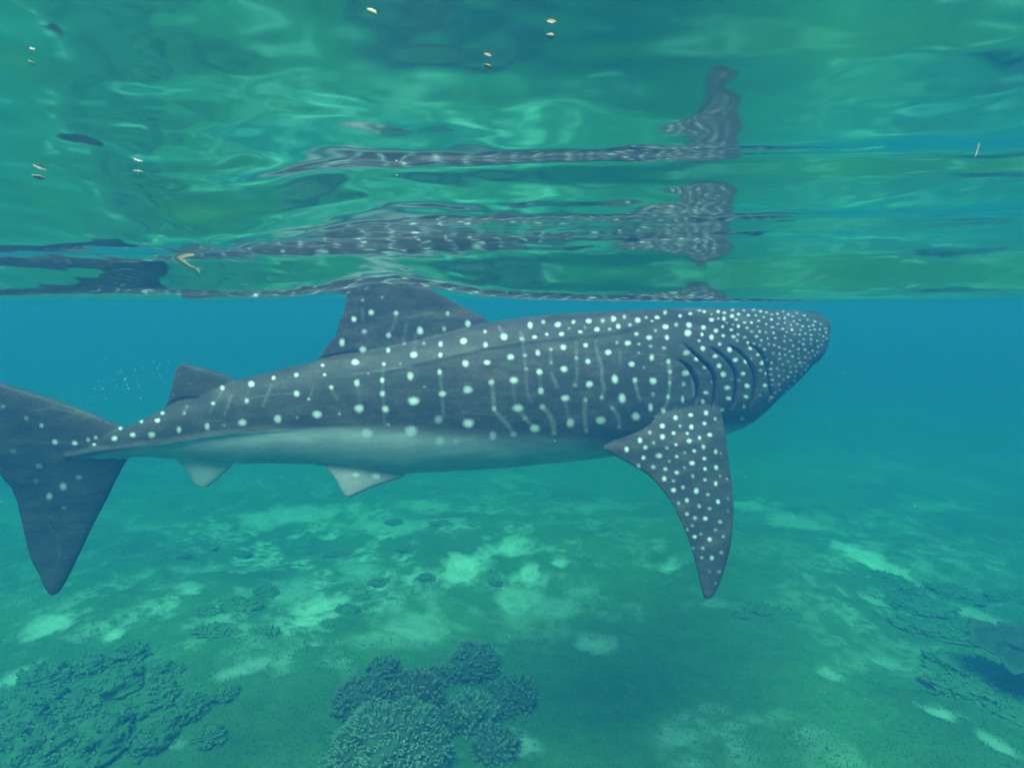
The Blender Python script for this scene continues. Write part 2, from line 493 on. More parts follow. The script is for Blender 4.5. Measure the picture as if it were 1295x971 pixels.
VV = np.concatenate(V)
faces = [tuple(map(int, q)) for blk in Fc for q in blk] + [tuple(map(int, t)) for t in tris]
raw = bpy.data.meshes.new('raw'); raw.from_pydata([tuple(map(float, v)) for v in VV], [], faces); raw.update()
ro = bpy.data.objects.new('raw', raw); COL.objects.link(ro)
md = ro.modifiers.new('r', 'REMESH'); md.mode = 'VOXEL'; md.voxel_size = .0068; md.adaptivity = 0
ms = ro.modifiers.new('s', 'SMOOTH'); ms.factor = .5; ms.iterations = 6
dg = bpy.context.evaluated_depsgraph_get()
sh_me = bpy.data.meshes.new_from_object(ro.evaluated_get(dg))
bpy.data.objects.remove(ro); bpy.data.meshes.remove(raw)
n = len(sh_me.vertices)
co = np.empty(n * 3, np.float32); sh_me.vertices.foreach_get('co', co); co = co.reshape(-1, 3).astype(float)
nr = np.empty(n * 3, np.float32); sh_me.vertices.foreach_get('normal', nr); nr = nr.reshape(-1, 3).astype(float)
vx, vy = project(to_world(co[:, 0], np.abs(co[:, 1]), co[:, 2]))

def crop(ox, oy, sc, pts):
    return [(ox + p[0] / sc, oy + p[1] / sc, p[2] / sc, p[3] if len(p) > 3 else 1., p[4] if len(p) > 4 else 1.) for p in pts]
Z6 = 6.475
SPOTS = []
SPOTS += crop(200, 450, Z6, [(525,262,24),(450,388,20),(765,230,30),(725,368,24),(945,180,20),(1132,155,24),(1135,308,30),(978,515,38),(690,545,36),(402,577,28,1,1.3),(170,605,26,1,1.3),(35,468,18),(1232,353,12),(5,520,12),(235,415,12,.4),(215,468,14,.5),(1140,505,14,.4),(540,567,14,.35)])
SPOTS += crop(380, 420, Z6, [(340,85,32,.9,1.4),(510,140,30),(450,245,32),(180,272,16),(197,348,16),(252,452,22),(462,415,32),(480,625,42),(135,672,40),(320,670,16,.5),(68,547,12,.5),(720,25,26),(718,148,22),(683,262,20),(670,393,24),(672,503,28),(695,630,34),(720,757,18,.4),(545,830,50,.75),(905,812,54,.85),(980,0,26),(927,185,32),(900,360,34),(928,563,46),(1147,97,24),(1145,188,22),(1140,325,26),(1162,505,32),(1130,715,40,.5),(1140,890,42,.65),(1275,895,30,.4),(850,92,18,.35),(1010,92,18,.35),(820,257,14,.3),(1015,447,16,.25),(555,337,12,.4)])
SPOTS += crop(560, 420, Z6, [(170,72,32),(350,105,25),(185,255,32),(363,248,28),(205,470,42),(210,745,48),(410,850,40,.7),(580,835,30,.5),(500,38,32),(648,55,24,.5),(555,203,32),(580,392,36),(615,622,42),(755,788,44,.9),(675,705,26,.4),(397,410,30,.8),(420,625,26,.8),(752,42,22),(778,168,27),(792,325,30),(803,480,32,.8),(672,190,20,.6),(683,300,20,.4),(815,612,28,.6),(852,18,16),(972,18,24),(885,140,18,.6),(887,250,20,.35),(988,125,27),(992,303,32),(1002,540,36),(1045,742,40,.9),(1093,212,20,.5),(1083,435,22,.35),(1170,107,22),(1188,238,26),(1200,427,32),(1168,555,24,.6),(1175,805,22,.35),(910,825,24,.5)])
SPOTS += crop(720, 420, Z6, [(318,165,30),(478,90,28),(510,262,28),(373,383,36),(433,543,40),(537,395,27,.8),(258,722,42,.95),(545,690,40,.95),(410,772,22,.35),(265,535,22,.5),(352,620,22,.5),(655,45,26),(550,15,20,.7),(390,85,18,.5),(570,97,16,.5),(675,208,28,1,1.3),(570,170,14,.35),(665,115,18,.35),(775,130,20,.5),(685,400,34),(610,290,16,.35),(685,510,24,.35),(665,615,30,1,1.4),(812,240,24,.8),(823,325,24,.7),(823,415,20,.7,1.6),(808,530,22,.8,1.6),(768,640,26,.8),(800,45,22),(945,335,28,.9),(935,427,22,.5),(928,550,24,.8,1.6),(955,170,28,.6)])
SPOTS += crop(560, 370, Z6, [(205,253,30),(345,318,18,.6),(715,268,28),(823,240,20,.6),(942,262,28),(1070,240,20,.9),(1195,232,26),(1035,293,14,.4),(1163,285,14,.3),(1125,322,18),(1262,302,22),(40,172,22,.6),(10,297,22,.6)])
SPOTS += crop(720, 370, Z6, [(272,230,22,.5),(362,215,26),(450,198,18,.6),(560,228,26),(630,203,16,.6),(400,278,24),(225,303,26),(330,300,18,.6),(495,267,18,.7),(718,205,22),(785,163,22,.7),(675,238,14,.6),(788,280,26),(705,313,18,.4),(875,263,20,.6),(905,193,18),(980,265,26),(970,330,32),(990,175,20)])
SPOTS += crop(860, 370, 5.395, [(215,185,18),(165,130,14),(260,130,14),(300,178,16),(355,160,16),(160,238,18),(245,260,18),(350,253,14),(365,300,16),(150,285,14),(215,305,20),(290,232,12),(398,230,14),(130,328,12),(105,455,18),(155,380,20),(270,352,14),(335,390,20),(235,435,18),(265,500,18),(295,558,22),(320,648,22),(328,720,18),(290,800,16,.6),(160,512,14,.6),(175,682,18),(155,742,18,.7),(178,820,20),(375,460,18),(430,553,16),(455,635,18),(447,708,15),(437,778,15,.8),(437,470,16),(550,480,16),(580,550,16),(573,632,14),(523,425,14),(475,382,15),(545,530,10,.6),(545,700,10,.6),(425,860,18,.6),(95,560,12,.5),(210,610,10,.4),(405,600,10,.5),(485,450,10,.5),(345,590,10,.3)])
PECS = crop(750, 520, 4.047, [(422,33,16),(500,18,15),(580,8,12),(355,75,18),(355,130,18),(503,80,16),(570,62,14),(625,38,12,.6),(412,112,13),(445,75,11,.6),(482,113,10),(545,135,14),(597,120,16),(492,152,17),(240,148,17),(290,108,14,.6),(310,162,12,.5),(268,185,16,.7),(172,195,17),(338,227,20),(258,237,15),(378,187,13,.5),(425,170,12),(565,182,15),(518,203,13),(470,212,11,.5),(428,232,12),(390,255,11,.6),(570,242,13),(628,207,15),(508,265,18),(573,295,13),(630,287,16),(308,285,15,.8),(370,295,15,.8),(428,313,15),(468,288,10,.4),(573,350,12,.7),(628,370,15),(365,345,16),(232,280,16,.6),(412,355,12,.5),(510,332,14,.4),(460,388,13,.7),(412,403,17),(528,407,18),(588,425,14,.6),(640,462,15,1,1.4),(480,455,16),(543,485,13,.6),(597,497,13,.6),(438,470,12,.6),(575,548,16),(522,545,14,.7),(480,525,14,.7),(650,565,14,.8),(508,585,10,.5),(627,607,12,.4),(552,627,12,.5),(597,655,16),(520,642,14),(667,640,12,.6),(482,605,10,.5),(562,700,12,.6),(657,722,14,.5),(512,700,10,.4),(608,750,15,.9),(557,748,11,.6),(645,820,14,.35),(597,820,10,.3),(628,880,10,.3),(685,345,8,.5),(690,445,8,.5),(690,510,8,.4),(650,330,10,.4),(655,215,8,.4)])
SPOTS += [(x, y, r * .86, a, q) for x, y, r, a, q in PECS]
SPOTS += crop(0, 430, 2.855, [(198,367,12),(270,372,11),(318,360,8),(345,352,8),(340,376,7),(413,355,11),(480,342,11),(548,342,14),(435,318,8),(510,293,8),(568,290,10),(150,308,9,.8),(95,282,9,.5),(140,455,12,.35),(48,400,12,.25),(285,495,12,.4),(228,528,15,.9),(178,563,14,.8),(130,508,12,.25),(230,605,10,.25),(10,240,10,.4)])
SPOTS += crop(380, 340, 6.93, [(620,382,30,1,1.2),(468,440,28,1,1.4),(838,388,25,1,1.3),(560,550,26,.7),(1048,540,36),(545,275,18,.4),(715,250,14,.5)])
SPOTS += [(450, 600, 4.6, .75, 1), (476, 602, 5.2, .8, 1)]
# dense small spots over the head
poly = np.array([(880, 392), (960, 391), (1010, 395), (1040, 408), (1050, 425), (1030, 452), (1002, 492), (978, 517), (974, 480), (966, 455), (950, 437), (925, 429), (900, 424), (930, 414), (905, 404)], float)
def inside(p, poly):
    c = False
    for i in range(len(poly)):
        a, b = poly[i], poly[i - 1]
        if (a[1] > p[1]) != (b[1] > p[1]) and p[0] < (b[0] - a[0]) * (p[1] - a[1]) / (b[1] - a[1]) + a[0]: c = not c
    return c
head = []
rh = random.Random(11)
for _ in range(9000):
    p = (rh.uniform(878, 1050), rh.uniform(389, 520))
    if not inside(p, poly): continue
    t = min(max((p[0] - 880) / 165, 0), 1)
    dmin = 8.6 - 4.2 * t
    if all(((p[0] - q[0]) / 1.15) ** 2 + (p[1] - q[1]) ** 2 > dmin ** 2 for q in head) and all((p[0] - q[0]) ** 2 + (p[1] - q[1]) ** 2 > 36 for q in SPOTS):
        head.append((*p, (2.5 - 1.0 * t) * rh.uniform(.7, 1.15), rh.uniform(.45, .95), rh.uniform(.6, 1.0)))
SPOTS += head
LINES = []
def lines(ox, oy, sc, L):
    for pts, a, wd in L: LINES.append(([(ox + x / sc, oy + y / sc) for x, y in pts], a, wd))
lines(200, 450, Z6, [([(600,320),(545,480)],.28,1.8),([(925,240),(860,410)],.28,1.8),([(1265,270),(1240,340)],.25,1.6),([(520,290),(420,460)],.18,1.6),([(235,415),(200,480)],.3,1.5),([(760,230),(700,380)],.12,1.6)])
lines(380, 420, Z6, [([(1140,325),(1160,520),(1170,690)],.28,1.8),([(683,262),(672,420),(690,760)],.2,2),([(252,460),(300,550)],.25,1.6),([(940,20),(927,185)],.18,2),([(480,430),(480,620)],.12,2)])
lines(560, 420, Z6, [([(397,410),(415,540),(420,625),(470,690),(540,770),(580,835)],.5,2.2),([(580,392),(580,520),(615,622)],.2,2),([(615,622),(675,705),(755,788)],.38,2.2),([(815,612),(870,670),(900,740),(915,825)],.55,2.6),([(680,300),(690,460),(720,570)],.25,1.8),([(890,340),(935,440)],.4,2),([(1165,555),(1160,680),(1175,805)],.45,2.4),([(1002,540),(1020,640),(1045,740)],.22,2.2),([(1093,90),(1098,330),(1083,435)],.28,1.8),([(1250,70),(1280,260)],.28,1.6),([(885,140),(885,250)],.28,1.8),([(792,325),(803,480)],.2,1.8),([(648,30),(660,90),(675,300)],.25,1.7)])
lines(720, 420, Z6, [([(225,150),(260,270),(270,400),(285,460),(265,535)],.4,1.9),([(537,395),(560,500),(580,550)],.45,2),([(352,620),(400,690),(410,772)],.42,2.2),([(815,240),(823,415),(805,560),(770,640)],.42,1.8),([(418,160),(418,270)],.25,1.6),([(1000,390),(1015,520)],.4,1.6)])
lines(560, 370, Z6, [([(460,280),(500,350)],.35,1.8),([(640,330),(660,410)],.35,1.8)])
lines(380, 340, 6.93, [([(840,390),(820,480),(770,580)],.28,1.6),([(930,490),(905,620)],.22,1.8),([(545,350),(545,450)],.22,1.6)])
LINES += [([(300, 506), (345, 499), (382, 497)], .22, .9), ([(448, 473), (500, 466), (524, 465)], .2, .8), ([(690, 472), (735, 459), (764, 455)], .18, .8), ([(585, 521), (640, 527)], .2, .9), ([(40, 520), (62, 516), (95, 522)], .3, .8), ([(60, 660), (75, 690), (72, 715)], .16, 1.0), ([(515, 402), (548, 395)], .2, .8), ([(870, 620), (884, 668)], .2, .8), ([(790, 455), (812, 448), (840, 449)], .18, .8)]
RIDGES = [[(470, 474), (560, 452), (626, 438), (690, 429), (760, 422), (785, 418), (820, 409), (853, 402), (880, 398)],
          [(400, 459), (440, 449), (480, 447)]]
GILLS = [[(720 + x / Z6, 420 + y / Z6) for x, y in [(890,225),(960,270),(1010,340),(1045,430),(1048,520),(1025,590)]],
         [(720 + x / Z6, 420 + y / Z6) for x, y in [(935,85),(1010,160),(1090,235),(1160,310),(1190,400),(1192,520),(1168,640)]]]
GILLS += [[(860 + x / 5.395, 370 + y / 5.395) for x, y in g] for g in [
    [(190,365),(280,420),(345,490),(380,560),(385,640),(370,740),(345,800)], [(325,350),(400,400),(460,460),(500,540),(512,620),(498,720),(478,780)], [(470,345),(530,390),(575,450),(600,540),(615,640),(620,700),(605,745)]]]

def dist_line(pts, x, y):
    """signed distance (positive to the right when walking down) and position along a polyline"""
    P = spline(np.array(pts, float), 24) if len(pts) > 2 else np.array(pts, float)
    best = np.full(len(x), 1e9); sg = np.zeros(len(x)); al = np.zeros(len(x))
    for i in range(len(P) - 1):
        a, b = P[i], P[i + 1]; d = b - a; L2 = d @ d + 1e-9
        t = np.clip(((x - a[0]) * d[0] + (y - a[1]) * d[1]) / L2, 0, 1)
        ex = x - a[0] - t * d[0]; ey = y - a[1] - t * d[1]
        q = np.hypot(ex, ey); m = q < best
        best = np.where(m, q, best); sg = np.where(m, np.sign(ex * d[1] - ey * d[0]), sg); al = np.where(m, (i + t) / (len(P) - 1), al)
    return best, sg, al

# --- skin marks as colour values on the skin itself
on_pec = np.zeros(n, bool)
pw = np.interp(vx, [750, 800, 915, 930], [.43, .44, .40, .40])
pecbox = (vx > 752) & (vx < 935) & (vy > 520) & (np.abs(co[:, 1]) > .435)
on_pec |= pecbox
spot = np.zeros(n)
jr = np.random.default_rng(2)
wob = vnoise(vx * .35, vy * .35, 3)
for k_, (sx, sy, r, a, asp) in enumerate(SPOTS):
    ry = r * math.sqrt(asp); rx = r / math.sqrt(asp)
    q_ = jr.uniform(.86, 1.16); rx *= .73 * q_; ry *= .73 / q_; a *= jr.uniform(.72, 1.0)
    m = (np.abs(vx - sx) < rx * 2 + 2) & (np.abs(vy - sy) < ry * 2 + 2)
    if not m.any(): continue
    d = np.hypot((vx[m] - sx) / rx, (vy[m] - sy) / ry) + .13 * wob[m]
    soft = max(.9, 2.4 / r)
    v = a * np.clip((1 + soft * .5 - d) / soft, 0, 1)
    spot[m] = np.maximum(spot[m], v)
body_m = ~on_pec
for pts, a, wd in LINES:
    xs_ = [p[0] for p in pts]; ys_ = [p[1] for p in pts]
    m = (vx > min(xs_) - 6) & (vx < max(xs_) + 6) & (vy > min(ys_) - 6) & (vy < max(ys_) + 6) & body_m
    d, _, _ = dist_line(pts, vx[m], vy[m])
    spot[m] = np.maximum(spot[m], a * .42 * np.clip((wd * 1.9 - d) / (wd * 1.7), 0, 1) * (.75 + .35 * wob[m]))
# pale belly
BL = np.array([(-250, 900, 3), (95, 576, 3), (160, 567, 2), (200, 561, 1.5), (270, 550, 1.5), (350, 543, 2), (430, 541, 5), (500, 545, 12), (560, 551, 16), (640, 558, 18), (740, 562, 16), (800, 564, 15), (850, 566, 14), (905, 566, 10), (940, 560, 8), (1060, 520, 8)], float)
by = np.interp(vx, BL[:, 0], BL[:, 1]); bsft = np.interp(vx, BL[:, 0], BL[:, 2])
belly = np.clip((vy - by) / (2 * bsft) + .5, 0, 1)
belly = belly * belly * (3 - 2 * belly)
belly = np.where(vx < 130, belly * np.clip((vx - 85) / 50, 0, 1) * (vy < 584), belly)
under = np.clip((-nr[:, 2] - .55) / .35, 0, 1)
belly = np.where(on_pec, .45 * under, belly)
belly = np.where((vx < 160) & (vy > 580), 0, belly)
belly = np.maximum(belly, np.where((~on_pec) & (vx > 300), under, 0) * .9)
spot = np.where(on_pec & (nr[:, 2] < -.3) , spot * .1, spot)
# fins' pale trailing rims
gill = np.zeros(n); disp = np.zeros(n)
for g in GILLS:
    xs_ = [p[0] for p in g]; ys_ = [p[1] for p in g]
    m = (vx > min(xs_) - 14) & (vx < max(xs_) + 14) & (vy > min(ys_) - 14) & (vy < max(ys_) + 14) & body_m
    d, sg, al = dist_line(g, vx[m], vy[m])
    fade = np.clip(np.sin(np.clip(al, 0, 1) * math.pi), 0, 1) ** .5
    wd = 2.5 * fade + .4 + 1.6 * al * fade
    sd = d * sg
    # walking down the slit the head is on one side: flap lip rises behind the slit, drops sharply into it
    cut = np.clip((wd - d) / 1.0, 0, 1) * np.clip(fade * 1.4, 0, 1)
    gill[m] = np.maximum(gill[m], cut)
    disp[m] += -.026 * cut + .012 * fade * np.exp(-((sd + 5.5) / 4.0) ** 2)
for rd, a in zip(RIDGES, (.008, .004)):
    m = (vx > rd[0][0] - 20) & (vx < rd[-1][0] + 20) & body_m
    d, sg, al = dist_line(rd, vx[m], vy[m])
    disp[m] += a * np.clip(np.sin(al * math.pi), 0, 1) ** .4 * np.exp(-(d / 3.2) ** 2)
# keel along the rear flank
KEEL = [(85, 577), (130, 569), (200, 561), (270, 550), (350, 543), (420, 540)]
m = (vx > 70) & (vx < 450) & body_m
d, sg, al = dist_line(KEEL, vx[m], vy[m])
disp[m] += .016 * np.clip((1 - al) * 2, 0, 1) * np.exp(-(d / 3.5) ** 2)
# creases where the dorsal fins' bases meet the back
for cr in ([(400, 457), (412, 452), (440, 447), (470, 445)], [(207, 517), (225, 506), (255, 503)]):
    m = (vx > cr[0][0] - 10) & (vx < cr[-1][0] + 10)
    d, sg, al = dist_line(cr, vx[m], vy[m])
    disp[m] += -.010 * np.clip(np.sin(al * math.pi), 0, 1) ** .5 * np.exp(-(d / 1.6) ** 2)
# terminal mouth: a broad crease across the blunt snout
s_end = co[:, 0].max()
mz = np.median(co[co[:, 0] > s_end - .03, 2])
front = np.clip((co[:, 0] - (s_end - .30)) / .12, 0, 1)
mouth = np.exp(-((co[:, 2] - (mz - .045)) / .010) ** 2) * front
disp += -.016 * mouth
gill = np.maximum(gill, .8 * mouth)
co2 = co + nr * disp[:, None]
wpos = to_world(co2[:, 0], co2[:, 1], co2[:, 2])
origin = to_world(np.array([np.interp(0, [0], [s_tail])]), np.zeros(1), np.zeros(1))[0]
mid_s = (s_tail + s_nose) / 2
origin = to_world(np.array([mid_s]), np.zeros(1), np.array([np.interp(mid_s, st, zbot)]))[0]
sh_me.vertices.foreach_set('co', (wpos - origin).astype(np.float32).ravel())
sh_me.update()
sh_me.name = 'whale_shark'
shark = bpy.data.objects.new('whale_shark', sh_me)
shark.location = origin
COL.objects.link(shark)
sh_me.polygons.foreach_set('use_smooth', np.ones(len(sh_me.polygons), bool))
if True:   # outward winding check
    nn = np.empty(n * 3, np.float32); sh_me.vertices.foreach_get('normal', nn)
    cen = co2 - np.array([0, 0, 0])
finpale = np.where((vy > by + 2) & (vx > 195) & (vx < 320), np.clip((vy - np.interp(vx, [200, 300], [577, 587])) / 9, 0, 1), 0) * .8
pelv = (vx > 400) & (vx < 512) & (vy > np.interp(vx, [400, 440, 512], [585, 588, 600]))
belly = np.where(pelv, .70, belly)
attr(shark, 'fin_pale', finpale)
attr(shark, 'spot', spot); attr(shark, 'belly', np.clip(belly, 0, 1)); attr(shark, 'gill', np.clip(gill, 0, 1))
sm_, nt, bs = material('whale_shark_skin')
A = lambda nm: N(nt, 'ShaderNodeAttribute', attribute_name=nm).outputs['Fac']
skin = ramp(nt, noise(nt, 7, 5, .6), [(.3, (.046, .036, .034)), (.7, (.090, .068, .060))])
skin = mixc(nt, .35, skin, ramp(nt, noise(nt, 60, 3, .6), [(.35, (.032, .026, .025)), (.65, (.112, .085, .074))]))
pale = ramp(nt, noise(nt, 6, 5, .6), [(.3, (.38, .34, .34)), (.7, (.50, .45, .44))])
streak = nt.nodes.new('ShaderNodeMapping'); streak.inputs['Scale'].default_value = (1.2, 1.2, 5.0)
tcs = nt.nodes.new('ShaderNodeTexCoord'); nt.links.new(tcs.outputs['Object'], streak.inputs['Vector'])
sn_ = N(nt, 'ShaderNodeTexNoise', Scale=3.2, Detail=7, Roughness=.68); nt.links.new(streak.outputs[0], sn_.inputs['Vector'])
mott = ramp(nt, sn_.outputs['Fac'], [(.30, (.50, .53, .57)), (.5, (1, 1, 1)), (.70, (2.0, 1.85, 1.75))])
skin = mixc(nt, .85, skin, mott, 'MULTIPLY')
pale = mixc(nt, .35, pale, mott, 'MULTIPLY')
c = mixc(nt, A('belly'), skin, pale)
c = mixc(nt, A('fin_pale'), c, (.50, .50, .47))
c = mixc(nt, A('spot'), c, ramp(nt, noise(nt, 25, 4, .6), [(.3, (.76, .74, .70)), (.7, (.90, .87, .83))]))
c = mixc(nt, A('gill'), c, (.006, .006, .007))
nt.links.new(c, bs.inputs['Base Color'])
bs.inputs['Roughness'].default_value = .55
bs.inputs['Specular IOR Level'].default_value = .25
bump(nt, bs, noise(nt, 140, 3, .6), .25, .004)
sh_me.materials.clear(); sh_me.materials.append(sm_)
tag(shark, 'huge spotted grey whale shark swimming just under the water surface', 'whale shark')

# small eyes low on the sides of the head
em, nt, bs = material('eye_dark'); bs.inputs['Base Color'].default_value = (.008, .009, .010, 1); bs.inputs['Roughness'].default_value = .2
nt.links.new(ramp(nt, noise(nt, 60, 2), [(.4, (.006, .007, .008)), (.6, (.014, .015, .016))]), bs.inputs['Base Color'])
for side in (1, -1):
    m = co[:, 1] * side > .1
    k_ = np.where(m)[0][np.argmin((vx[m] - 1003) ** 2 + (vy[m] - 468) ** 2)]
    th = np.linspace(.05, math.pi - .05, 9)[:, None]; ph = np.linspace(0, 2 * math.pi, 14, endpoint=False)[None]
    v = np.stack([np.sin(th) * np.cos(ph), np.sin(th) * np.sin(ph), np.cos(th) + 0 * ph], -1).reshape(-1, 3) * .017
    e = mesh_obj('eye', v, grid_faces(9, 14, True), em, shark); e.location = wpos[k_] - origin

# ------------------------------------------------------------------ reef
def lump_mesh(R, h, seed, rough=.16, nu=30, nv=44, skirt=.25, freq=2.6):
    """uneven dome standing on z=0 with a skirt sunk in the ground"""
    th = np.linspace(0.02, math.pi / 2 + skirt, nu)[:, None]; ph = np.linspace(0, 2 * math.pi, nv, endpoint=False)[None]
    x = np.sin(th) * np.cos(ph); y = np.sin(th) * np.sin(ph); z = np.cos(th) + 0 * ph
    d = 1 + rough * (fbm((x + 3 + seed) * freq, (y + z * 1.7) * freq, 4, seed) + .6 * vnoise((x * 1.3 + z) * freq * .6 + seed, y * freq * .6, seed + 9))
    v = np.stack([x * R * d, y * R * d, z * h * d], -1)
    return v

def lump_faces(nu, nv):
    return grid_faces(nu, nv, True)

def coral_material(name, lo, hi, tip):
    m, nt, bs = material(name)
    at = N(nt, 'ShaderNodeAttribute', attribute_name='tip').outputs['Fac']
    c = ramp(nt, noise(nt, 11, 6, .72), [(.34, lo), (.66, hi)])
    nt.links.new(mixc(nt, at, c, tip), bs.inputs['Base Color'])
    bs.inputs['Roughness'].default_value = .9; bs.inputs['Specular IOR Level'].default_value = .1
    bump(nt, bs, noise(nt, 50, 5, .7), .7, .015)
    return m
M_CORAL = [coral_material('coral_olive', (.078, .12, .072), (.125, .18, .10), (.30, .39, .24)),
           coral_material('coral_brown', (.062, .098, .060), (.115, .16, .095), (.21, .28, .17)),
           coral_material('coral_yellow', (.050, .055, .025), (.12, .12, .05), (.34, .34, .16))]
M_PLATE = coral_material('plate_coral', (.035, .055, .035), (.085, .115, .065), (.15, .18, .11))
M_ROCK = coral_material('reef_rock', (.070, .145, .062), (.13, .25, .095), (.20, .33, .14))

def seat(o, v, p):
    o.location = (float(p[0]), float(p[1]), float(floor_z(np.array([p[0]]), np.array([p[1]]))[0]) - .02)

def branchlets(v, nu, nv, count, length, rad, seed):
    r = np.random.default_rng(seed)
    i = np.clip((np.arccos(1 - r.random(count) * 1.05) / (math.pi / 2 + .25) * (nu - 1)), 1, nu - 3)
    j = r.random(count) * nv
    i0 = i.astype(int); j0 = j.astype(int) % nv
    p = v[i0, j0] + (v[i0 + 1, j0] - v[i0, j0]) * (i - i0)[:, None] + (v[i0, (j0 + 1) % nv] - v[i0, j0]) * (j - j.astype(int))[:, None]
    nrm = np.cross(v[i0 + 1, j0] - v[i0 - 1, j0], v[i0, (j0 + 1) % nv] - v[i0, j0 - 1])
    nrm /= np.linalg.norm(nrm, axis=1)[:, None] + 1e-9
    nrm *= np.sign((nrm * v[i0, j0]).sum(1))[:, None]
    nrm = nrm + r.normal(size=(count, 3)) * .28 + np.array([0, 0, .25]); nrm /= np.linalg.norm(nrm, axis=1)[:, None]
    t = np.cross(nrm, r.normal(size=(count, 3))); t /= np.linalg.norm(t, axis=1)[:, None]
    b = np.cross(nrm, t)
    L = length * r.uniform(.5, 1.25, count); Rr = rad * r.uniform(.7, 1.3, count)
    K = 5; ang = np.arange(K) * 2 * math.pi / K
    rings = []
    for hh, rs in ((-.25, 1.0), (.55, 1.05), (.92, .7)):
        c = p + nrm * (L * hh)[:, None]
        rings.append(c[:, None] + (t[:, None] * np.cos(ang)[None, :, None] + b[:, None] * np.sin(ang)[None, :, None]) * (Rr * rs)[:, None, None])
    apex = (p + nrm * (L * 1.02)[:, None])[:, None]
    V = np.concatenate(rings + [apex], 1)            # count x 16
    k = np.arange(count)[:, None] * 16
    f = []
    for q in range(2):
        for e in range(K):
            e2 = (e + 1) % K
            f.append(k + [q * K + e, q * K + e2, (q + 1) * K + e2]); f.append(k + [q * K + e, (q + 1) * K + e2, (q + 1) * K + e])
    for e in range(K): f.append(k + [10 + e, 10 + (e + 1) % K, 15])
    tip = np.tile(np.array([0] * 5 + [.35] * 5 + [.85] * 5 + [1.]), count)
    return V.reshape(-1, 3), np.concatenate(f), tip

def coral_head(px, py, rpx, seed, mat, label, group=None, flat=.8, pitch=.045, length=.05, rad=.016, turn=0.):
    p = floor_pt(px, py); R = .9 * rpx * float(np.linalg.norm(p)) / F
    nu, nv = 30, 44
    v = lump_mesh(R, R * flat, seed, .14 if R > .6 else .26, nu, nv)
    o = mesh_obj('coral_head', v.reshape(-1, 3), lump_faces(nu, nv)[:, ::-1], mat)
    attr(o, 'tip', np.zeros(nu * nv)); seat(o, v, p)
    cnt = int(2 * math.pi * R * R * (.4 + .6 * flat) / pitch ** 2)
    bv_, bf, tp = branchlets(v, nu, nv, cnt, length, rad, seed)
    b = mesh_obj('branchlets', bv_, bf, mat, o); attr(b, 'tip', tp); b['kind'] = 'stuff'
    tag(o, label, 'coral', group)
    return o

coral_head(493, 962, 64, 1, M_CORAL[0], 'largest rounded coral head with dense pale tipped branchlets in the coral cluster', flat=.85, pitch=.025, length=.040, rad=.0105)
coral_head(598, 912, 31, 2, M_CORAL[0], 'pale tipped knobbly coral head beside the large rounded coral', flat=.95, pitch=.034, length=.050, rad=.0135)
coral_head(528, 886, 31, 3, M_CORAL[2], 'yellowish knobbly coral head between the darker heads of the cluster', flat=.9, pitch=.034, length=.045, rad=.0125)
G = 'dark coral heads around the cluster'
for px, py, r, sd in ((456, 888, 30, 4), (486, 852, 22, 5), (596, 842, 33, 6), (646, 884, 29, 7), (628, 950, 27, 8), (558, 858, 17, 9), (562, 922, 20, 12)):
    coral_head(px, py, r, sd, M_CORAL[1], 'dark brown branching coral head at the edge of the coral cluster', G, flat=.95, pitch=.034, length=.050, rad=.0125)

def reef_rock(px, py, rpx, seed, label, group, flat=.5, stretch=1.6, rz=0., knob=True):
    p = floor_pt(px, py); R = .68 * rpx * float(np.linalg.norm(p)) / F
    nu, nv = 26, 40
    v = lump_mesh(R, R * flat, seed, .42, nu, nv, freq=3.2)
    v[..., 0] *= stretch
    o = mesh_obj('reef_rock', v.reshape(-1, 3), lump_faces(nu, nv)[:, ::-1], M_ROCK)
    r = np.random.default_rng(seed)
    attr(o, 'tip', np.repeat(np.clip(r.normal(size=nu) * .1, 0, .3), nv))
    seat(o, v, p); o.rotation_euler.z = rz
    if knob:
        bv_, bf, tp = branchlets(v, nu, nv, int(R * R * 2600) + 30, .032, .012, seed)
        b = mesh_obj('growth', bv_, bf, M_ROCK, o); attr(b, 'tip', tp * .7); b['kind'] = 'stuff'
    tag(o, OWN.get((px, py), label), 'rock', group)

OWN = {(1262, 806): 'low dark rock standing just behind the flat table coral', (1285, 905): 'low dark rock in front of the flat table coral',
       (1232, 850): 'larger dark rock close beside the flat table coral', (1245, 880): 'dark rock between the table coral and the pale sand streak',
       (970, 768): 'low rock on open turf close to the pectoral fin tip', (942, 777): 'small rock on open turf beside the larger one near the pectoral fin tip',
       (415, 790): 'small stone lying on the pale sand patch below the pelvic fin', (625, 735): 'small stone lying between two pale sand patches below the belly',
       (1208, 752): 'low dark rock beside the long pale sand streak', (285, 880): 'smallest rock at the edge of the rugged reef patch'}
rk = random.Random(4)
LT = [(30, 905, 44), (95, 892, 40), (150, 865, 34), (200, 884, 32), (60, 948, 44), (128, 940, 38), (192, 935, 30), (240, 898, 26), (165, 828, 24), (108, 848, 26), (212, 848, 24), (55, 858, 26), (265, 935, 20),
      (15, 960, 40), (285, 880, 16)]
for i, (px, py, r) in enumerate(LT):
    reef_rock(px, py, r, 40 + i, 'low rugged rock with algae on the reef patch below the shark tail', 'rocks of the reef patch below the tail', rk.uniform(.45, .85), rk.uniform(.9, 1.4), rk.uniform(.1, 1.4))
